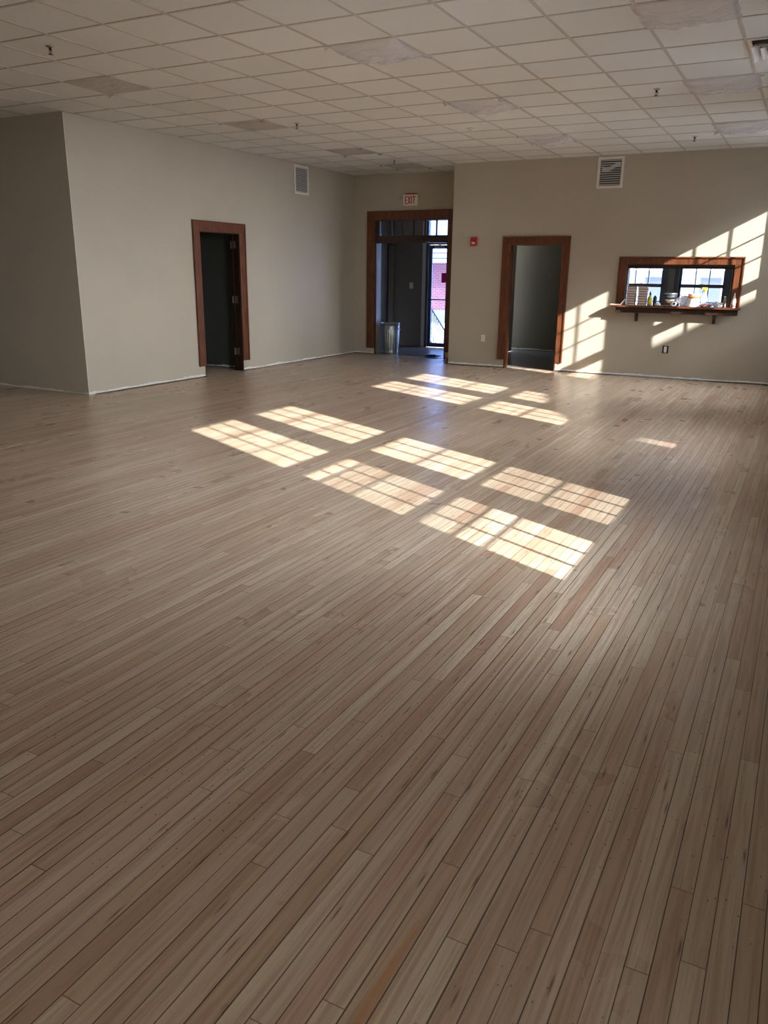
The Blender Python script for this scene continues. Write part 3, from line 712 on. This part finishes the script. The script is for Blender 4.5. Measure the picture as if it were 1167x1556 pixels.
# ------------------------------------------------------------------ trash can
tc = empty('trash_can', (-7.535, 14.66, 0), 'ribbed galvanised metal trash can just inside the exit doorway', 'trash can')
def rib(r_, h, a_):
    if .07 < h < .48: return r_ + .005 * max(0, math.cos(a_ * 26))
    return r_
mm = MB(); R0, R1 = .165, .19
prof = [(R0, 0), (R0 + .004, .01), (R0 + .002, .03)] + [(R0 + (R1 - R0) * h / .58, h) for h in (.07, .075, .2, .35, .475, .48)] + [(R1 + .002, .5), (R1 - .002, .515), (R1 + .002, .53), (R1 + .001, .575), (R1 + .009, .58), (R1 + .009, .592), (R1, .596), (R1 - .006, .59), (R1 - .008, .5), (R0 - .008, .02)]
mm.lathe(prof, 156, rib=rib); mm.build('can_body', M['galv'], tc)
for s_ in (-1, 1):
    mm = MB(); mm.tube([(s_ * .188, -.04, .49), (s_ * .218, -.04, .47), (s_ * .222, 0, .455), (s_ * .218, .04, .47), (s_ * .188, .04, .49)], .006); mm.build('handle', M['galv'], tc)
crumple('debris_heap', (-6.42, 14.32, 0.001), (.34, .12, .05), M['blackp'], 'small dark heap of debris on the vestibule threshold', 'debris', 23, .6)
crumple('debris_heap', (-6.36, 14.12, 0.001), (.3, .09, .018), M['wood_dark'], 'thin dark smear of debris nearest the exit threshold', 'debris', 29, .6)

# ------------------------------------------------------------------ ceiling fittings
def cell(i_, j_): return GX + GP * i_, GY + GP * j_
COV = [(-2, 2), (-2, 6), (-2, 10), (-2, 13), (3, 2), (3, 6), (3, 10), (7, 2), (7, 6), (7, 10)]
where = {(-2, 2): 'nearest of the left column, over the block corner', (-2, 6): 'second from the camera in the left column', (-2, 10): 'third from the camera in the left column', (-2, 13): 'in front of the exit sign',
         (3, 2): 'nearest of the middle column', (3, 6): 'second of the middle column', (3, 10): 'farthest of the middle column',
         (7, 2): 'nearest at the right, cut by the top edge', (7, 6): 'second of the right column, right of a sprinkler', (7, 10): 'farthest of the right column'}
for n_, (i_, j_) in enumerate(COV):
    x_, y_ = cell(i_, j_)
    cl = empty('ceiling_light', (x_ + GP / 2, y_ + GP / 2, CEIL), 'ceiling light behind film, ' + where[(i_, j_)], 'ceiling light', 'film-covered ceiling lights')
    mm = MB(); h_ = GP / 2 - .014
    for q in ((-h_, h_, -h_, -h_ + .02), (-h_, h_, h_ - .02, h_), (-h_, -h_ + .02, -h_ + .02, h_ - .02), (h_ - .02, h_, -h_ + .02, h_ - .02)): mm.box(q[0], q[1], q[2], q[3], -.006, -.0005)
    mm.build('frame', M['white'], cl)
    mm = MB(); mm.box(-h_ + .02, h_ - .02, -h_ + .02, h_ - .02, -.004, -.0005); mm.build('lens_panel', M['foam'], cl)
    left = i_ == -2
    sag = .012 if left else (.05 if i_ == 3 else .045)
    fl_ = MB(); N = 40; hw = GP / 2 + (.0 if i_ != 7 else .03); hh = GP / 2 + .0
    rg_ = random.Random(100 + n_); sd = n_ * 3.7
    V_ = [[None] * (N + 1) for _ in range(N + 1)]
    for a_ in range(N + 1):
        for b_ in range(N + 1):
            u_, v_ = a_ / N * 2 - 1, b_ / N * 2 - 1
            env = (1 - u_ ** 2) ** .6 * (1 - v_ ** 2) ** .6 if not left else (1 - u_ ** 4) * (1 - v_ ** 4)
            pl_ = abs(noise.noise(Vector((u_ * 1.3 + sd, v_ * 4.5 + u_ * 1.5, sd)))) * .045 + abs(noise.noise(Vector((u_ * 4 + sd, v_ * 12 + u_ * 5, sd)))) * .014
            if left: pl_ *= .35
            edge = .012 * noise.noise(Vector((u_ * 3, v_ * 3, sd)))
            z_ = -.0063 - sag * env * (1 + .4 * noise.noise(Vector((u_, v_, sd)))) - pl_ * (env + .06)
            V_[a_][b_] = fl_.bm.verts.new((u_ * hw + edge, v_ * hh + edge, z_))
    for a_ in range(N):
        for b_ in range(N): fl_.bm.faces.new([V_[a_][b_], V_[a_ + 1][b_], V_[a_ + 1][b_ + 1], V_[a_][b_ + 1]])
    po_ = empty('plastic_film', (x_ + GP / 2, y_ + GP / 2, CEIL), ('flat dull' if left else 'wrinkled') + ' plastic sheet on the ceiling, ' + where[(i_, j_)], 'plastic sheet', 'plastic sheets taped over the ceiling lights')
    fl_.build('sheet', M['film_dull'] if left else M['film'], po_, smooth=True)
    # loose taped corners
    for s1, s2 in ((-1, -1), (1, -1), (-1, 1), (1, 1)):
        if rg_.random() < .5: continue
        mm = MB(); c = Vector((s1 * hw, s2 * hh, -.0063)); a1_, a2_ = rg_.uniform(.05, .1), rg_.uniform(.02, .045)
        w0 = [mm.bm.verts.new(c + Vector(q)) for q in ((-.04, -.01, 0), (.04, .012, 0), (.03 + s1 * .02, s2 * .01, -a2_ * .6), (s1 * .02, s2 * .02, -a2_), (-.03, .01, -a2_ * .5))]
        mm.bm.faces.new(w0); mm.build('loose_corner', M['film'], po_)

def sprinkler(x_, y_, label):
    r = empty('sprinkler', (x_, y_, CEIL), label, 'sprinkler', 'ceiling sprinkler heads')
    mm = MB(); mm.lathe([(.034, -.0005), (.034, -.004), (.02, -.012), (.012, -.014)], 20); mm.build('escutcheon', M['steel'], r)
    mm = MB(); mm.lathe([(.011, -.012), (.011, -.03), (.008, -.032)], 14); mm.tube([(-.011, 0, -.03), (-.017, 0, -.045), (-.004, 0, -.062)], .003); mm.tube([(.011, 0, -.03), (.017, 0, -.045), (.004, 0, -.062)], .003); mm.tube([(0, 0, -.03), (0, 0, -.06)], .003)
    mm.build('frame', M['black'], r)
    mm = MB(); mm.lathe([(.021, -.062), (.021, -.064)], 16); mm.build('deflector', M['black'], r)
sprinkler(-5.908, 5.268, 'sprinkler head nearest the top left corner')
sprinkler(-5.998, 9.068, 'sprinkler head right of the second left-column sheet')
sprinkler(-1.675, 8.94, 'sprinkler head at upper right, left of a wrinkled sheet')
sprinkler(-1.701, 12.0, 'sprinkler head nearest the far wall, right of its vent')
sprinkler(-6.385, 12.50, 'sprinkler head in front of the exit recess')
r = empty('smoke_detector', (-4.164, 10.277, CEIL), 'round flat smoke detector on the ceiling beyond the middle sheets', 'smoke detector')
mm = MB(); mm.lathe([(.06, -.0005), (.06, -.012), (.05, -.022)], 28); mm.build('base', M['offwhite'], r)
mm = MB(); mm.lathe([(.042, -.022), (.038, -.032), (.02, -.034)], 24); mm.build('sensor_cap', M['white'], r)
# four-way diffuser
x_, y_ = cell(8, 4)
r = empty('air_diffuser', (x_ + GP / 2, y_ + GP / 2, CEIL), 'square metal ceiling air diffuser at the upper right edge', 'air diffuser')
def ringm(h0, z0_, h1, z1_, th=.003):
    mm = MB(); a_ = [mm.bm.verts.new((sx_ * h0, sy_ * h0, z0_)) for sx_, sy_ in ((-1, -1), (1, -1), (1, 1), (-1, 1))]; b_ = [mm.bm.verts.new((sx_ * h1, sy_ * h1, z1_)) for sx_, sy_ in ((-1, -1), (1, -1), (1, 1), (-1, 1))]
    c_ = [mm.bm.verts.new(v.co + Vector((0, 0, -th))) for v in a_]; d_ = [mm.bm.verts.new(v.co + Vector((0, 0, -th))) for v in b_]
    for k in range(4):
        n = (k + 1) % 4
        for q in ((a_[k], a_[n], b_[n], b_[k]), (c_[k], d_[k], d_[n], c_[n]), (a_[k], c_[k], c_[n], a_[n]), (b_[k], b_[n], d_[n], d_[k])): mm.bm.faces.new(q)
    return mm
ringm(.295, -.004, .265, -.004).build('frame', M['white'], r)
mm = MB(); mm.box(-.265, .265, -.265, .265, -.003, -.001); mm.build('neck', M['duct'], r)
for h0, h1 in ((.262, .215), (.2, .15), (.135, .085)): ringm(h0, -.05, h1, -.008).build('vane', M['white'], r)
mm = MB(); mm.box(-.07, .07, -.07, .07, -.05, -.044); mm.build('centre_plate', M['white'], r)

# ------------------------------------------------------------------ outside
m = MB(); m.box(-90, 90, -60, 140, -1.1, -.95)
tag(m.build('ground_outside', M['snow']), 'bright pale pavement seen through the glazed door', 'ground', kind='structure')
st = empty('entry_steps', (-7, 17.2, -.95), 'concrete landing and steps outside the glazed door', 'steps')
mm = MB(); mm.box(-7.9, -5.6, 16.36, 17.5, -.95, -.03)
for k in range(5): mm.box(-7.9, -5.6, 17.5 + .28 * k, 17.78 + .28 * k, -.95, -.03 - .17 * (k + 1))
o = mm.build('step_block', M['concrete'], st); o.matrix_parent_inverse = Matrix.Translation(-st.location)
ra = empty('hand_railing', (-7.93, 17.4, 0), 'black sloping metal railing outside the glazed exterior door', 'railing')
def RA(o): o.matrix_parent_inverse = Matrix.Translation(-ra.location); return o
RXp = -7.93
def rz_(y_): return .84 if y_ < 17.42 else .84 - (y_ - 17.42) * .66
mm = MB(); mm.tube([(RXp, 16.6, .84), (RXp, 17.42, .84), (RXp, 18.9, rz_(18.9))], .02); RA(mm.build('top_rail', M['black'], ra))
mm = MB(); mm.tube([(RXp, 16.6, .1), (RXp, 17.42, .1), (RXp, 18.9, rz_(18.9) - .74)], .014); RA(mm.build('bottom_rail', M['black'], ra))
y_ = 16.7
while y_ < 18.9:
    mm = MB(); mm.tube([(RXp, y_, rz_(y_) - .74), (RXp, y_, rz_(y_))], .009); RA(mm.build('baluster', M['black'], ra)); y_ += .125
for y_, zb_ in ((16.62, -.95), (18.88, -.95)):
    mm = MB(); mm.tube([(RXp, y_, zb_), (RXp, y_, rz_(y_))], .02); RA(mm.build('post', M['black'], ra))

bd = empty('brick_building', (-20, 40, -.95), 'low brick building with white cornice across the street, seen through the glazed door', 'building')
def BD(o): o.matrix_parent_inverse = Matrix.Translation(-bd.location); return o
mm = MB(); mm.box(-34, -11.5, 40, 50, -.3, 2.1); BD(mm.build('brick_wall', M['brick'], bd))
mm = MB(); mm.box(-34, -11.5, 39.95, 50, -.95, -.3); BD(mm.build('foundation', M['concrete'], bd))
mm = MB(); mm.box(-34.5, -11, 38.8, 50, 2.1, 2.3); mm.box(-34.6, -10.9, 38.7, 50, 2.34, 2.55); mm.box(-34.7, -10.8, 38.65, 50, 2.58, 2.9); mm.box(-34.4, -11, 38.9, 50, 2.3, 2.6); BD(mm.build('cornice', M['cornice'], bd))
mm = MB(); mm.prism([(38.7, 2.9), (50, 2.9), (47, 5.2)], 'x', -34.5, -11)
for k in range(12): mm.tube([(-34.4, 38.8 + .65 * k, 2.93 + .18 * k), (-11.1, 38.8 + .65 * k, 2.93 + .18 * k)], .03, 4)
BD(mm.build('roof', M['siding'], bd))

nb = empty('pale_building', (-5, 46, -.95), 'pale blue clapboard building seen through the kitchen windows', 'building')
def NB(o): o.matrix_parent_inverse = Matrix.Translation(-nb.location); return o
mm = MB(); mm.box(-10, 2, 46, 56, -.95, 1.9)
for k in range(12): mm.box(-10.02, 2.02, 45.97, 46, -.9 + .23 * k, -.87 + .23 * k)
NB(mm.build('siding_wall', M['siding'], nb))
mm = MB(); mm.prism([(45.4, 1.85), (56.6, 1.85), (51, 4.5)], 'x', -10.4, 2.4); NB(mm.build('roof', M['cornice'], nb))
for xx in (-8.2, -5.4, -2.2):
    mm = MB(); mm.box(xx, xx + 1, 45.93, 46, .1, 1.5); w_ = NB(mm.build('window', M['sashdark'], nb))

# unseen house block east of the windows, outline shaped to shade the lower panes
DD = 8.0
def sil(yw, zw): return (yw - .5 * DD, zw + K * DD)
ho = empty('neighbor_house', (XR + DD, 6, -.95), 'two-storey house standing east of the window wall', 'house')
def HO(o): o.matrix_parent_inverse = Matrix.Translation(-ho.location); return o
pts = [sil(7.30, -5.19), sil(7.30, 1.40), sil(7.5, 1.48), sil(8.1, 1.73), sil(8.75, 1.86), sil(9.4, 1.88), sil(10.9, 1.82), sil(11.7, 1.87), sil(12.7, 1.92), sil(14.5, 1.95), sil(14.5, -5.19)]
mm = MB(); mm.prism(pts, 'x', XR + DD, XR + DD + 6); HO(mm.build('house_body', M['cornice'], ho))
mm = MB(); mm.prism([sil(6.1, .97), sil(7.30, .97), sil(7.30, 1.42), sil(6.1, 1.08)], 'x', XR + DD, XR + DD + .08); HO(mm.build('eave_board', M['cornice'], ho))  # thin board shaped to bound the narrow slit of sun on the floor
for yy in (4.6, 7.0, 9.2):
    for zz in (.6, 3.2):
        mm = MB(); mm.box(XR + DD - .03, XR + DD, yy, yy + .9, zz, zz + 1.4); HO(mm.build('window', M['sashdark'], ho))

SUN_E, SKY_BASE, SKY_GLOW = 23.0, 4.5, 55.0
# ------------------------------------------------------------------ light: sun, sky, window portals
sd_ = Vector((-1, .5, -K)).normalized()
sl = D.lights.new('sun', 'SUN'); sl.energy = SUN_E; sl.angle = math.radians(.5); sl.color = (1.0, .965, .92)
so = D.objects.new('sun', sl); COL.objects.link(so); so.rotation_euler = sd_.to_track_quat('-Z', 'Y').to_euler(); so.location = (12, -4, 8)
w = D.worlds.new('sky'); SC.world = w; w.use_nodes = True; nt = w.node_tree; bg = nt.nodes['Background']
tcn = nt.nodes.new('ShaderNodeTexCoord'); sp = nt.nodes.new('ShaderNodeSeparateXYZ'); rp = nt.nodes.new('ShaderNodeValToRGB')
nt.links.new(tcn.outputs['Generated'], sp.inputs[0]); nt.links.new(sp.outputs[2], rp.inputs[0])
rp.color_ramp.elements[0].position = 0.0; rp.color_ramp.elements[0].color = (.66, .82, 1.0, 1)
rp.color_ramp.elements[1].position = .7; rp.color_ramp.elements[1].color = (.36, .58, 1.0, 1)
# hazy morning sky: broad bright aureole on the sun's side, deep blue away from it
dt = nt.nodes.new('ShaderNodeVectorMath'); dt.operation = 'DOT_PRODUCT'; nrm = nt.nodes.new('ShaderNodeVectorMath'); nrm.operation = 'NORMALIZE'
nt.links.new(tcn.outputs['Generated'], nrm.inputs[0]); nt.links.new(nrm.outputs[0], dt.inputs[0]); dt.inputs[1].default_value = (.93, -.1, .35)
def wm(op, a_, b_):
    n = nt.nodes.new('ShaderNodeMath'); n.operation = op
    for i_, v_ in enumerate((a_, b_)):
        if isinstance(v_, (int, float)): n.inputs[i_].default_value = v_
        else: nt.links.new(v_, n.inputs[i_])
    return n.outputs[0]
lobe = wm('POWER', wm('MAXIMUM', dt.outputs['Value'], 0.0), 2.0)
c1 = nt.nodes.new('ShaderNodeVectorMath'); c1.operation = 'SCALE'; nt.links.new(rp.outputs[0], c1.inputs[0]); c1.inputs['Scale'].default_value = SKY_BASE
c2 = nt.nodes.new('ShaderNodeVectorMath'); c2.operation = 'SCALE'; c2.inputs[0].default_value = (.95, .97, 1.0); nt.links.new(wm('MULTIPLY', lobe, SKY_GLOW), c2.inputs['Scale'])
c3 = nt.nodes.new('ShaderNodeVectorMath'); c3.operation = 'ADD'; nt.links.new(c1.outputs[0], c3.inputs[0]); nt.links.new(c2.outputs[0], c3.inputs[1])
nt.links.new(c3.outputs[0], bg.inputs[0]); bg.inputs[1].default_value = 1.0

def portal(loc, rot, sx_, sy_):
    l = D.lights.new('window_daylight', 'AREA'); l.shape = 'RECTANGLE'; l.size = sx_; l.size_y = sy_; l.cycles.is_portal = True
    o = D.objects.new('window_daylight', l); COL.objects.link(o); o.location = loc; o.rotation_euler = rot
for a in WY + FILL_Y: portal((XO + .02, a + GW / 2, 1.93), (0, PI / 2, 0), 2.4, GW + .06)
portal((XO + .02, 15.35, 1.67), (0, PI / 2, 0), 1.4, 1.1)
for a, b in KW: portal(((a + b) / 2, YN + .17, 1.57), (-PI / 2, 0, 0), b - a + .05, 1.6)
portal((-6.97, 16.37, 1.36), (-PI / 2, 0, 0), .95, 2.7)

# ------------------------------------------------------------------ camera
pitch, roll, yaw = .291990, .0117585, -.479573
fw = Vector((math.sin(yaw) * math.cos(pitch), math.cos(yaw) * math.cos(pitch), -math.sin(pitch)))
rr = Vector((math.cos(yaw), -math.sin(yaw), 0)); uu = rr.cross(fw)
r2_ = rr * math.cos(roll) + uu * math.sin(roll); u2_ = -rr * math.sin(roll) + uu * math.cos(roll)
cam = D.cameras.new('camera'); co = D.objects.new('camera', cam); COL.objects.link(co)
Mx = Matrix((r2_, u2_, -fw)).transposed().to_4x4(); Mx.translation = Vector((0, 0, 1.55)); co.matrix_world = Mx
cam.sensor_fit = 'VERTICAL'; cam.sensor_height = 24.0; cam.lens = 1207.02 / 1556 * 24.0; cam.clip_start = .05; cam.clip_end = 300
SC.camera = co

SC.view_settings.view_transform = 'Standard'; SC.view_settings.look = 'None'; SC.view_settings.gamma = 1.0; SC.view_settings.use_curve_mapping = False
SC.view_settings.exposure = 0.0
SC.cycles.use_denoising = True
SC.cycles.max_bounces = 10; SC.cycles.diffuse_bounces = 6; SC.cycles.glossy_bounces = 4; SC.cycles.transparent_max_bounces = 16
SC.cycles.sample_clamp_indirect = 6.0; SC.cycles.caustics_reflective = False; SC.cycles.caustics_refractive = False
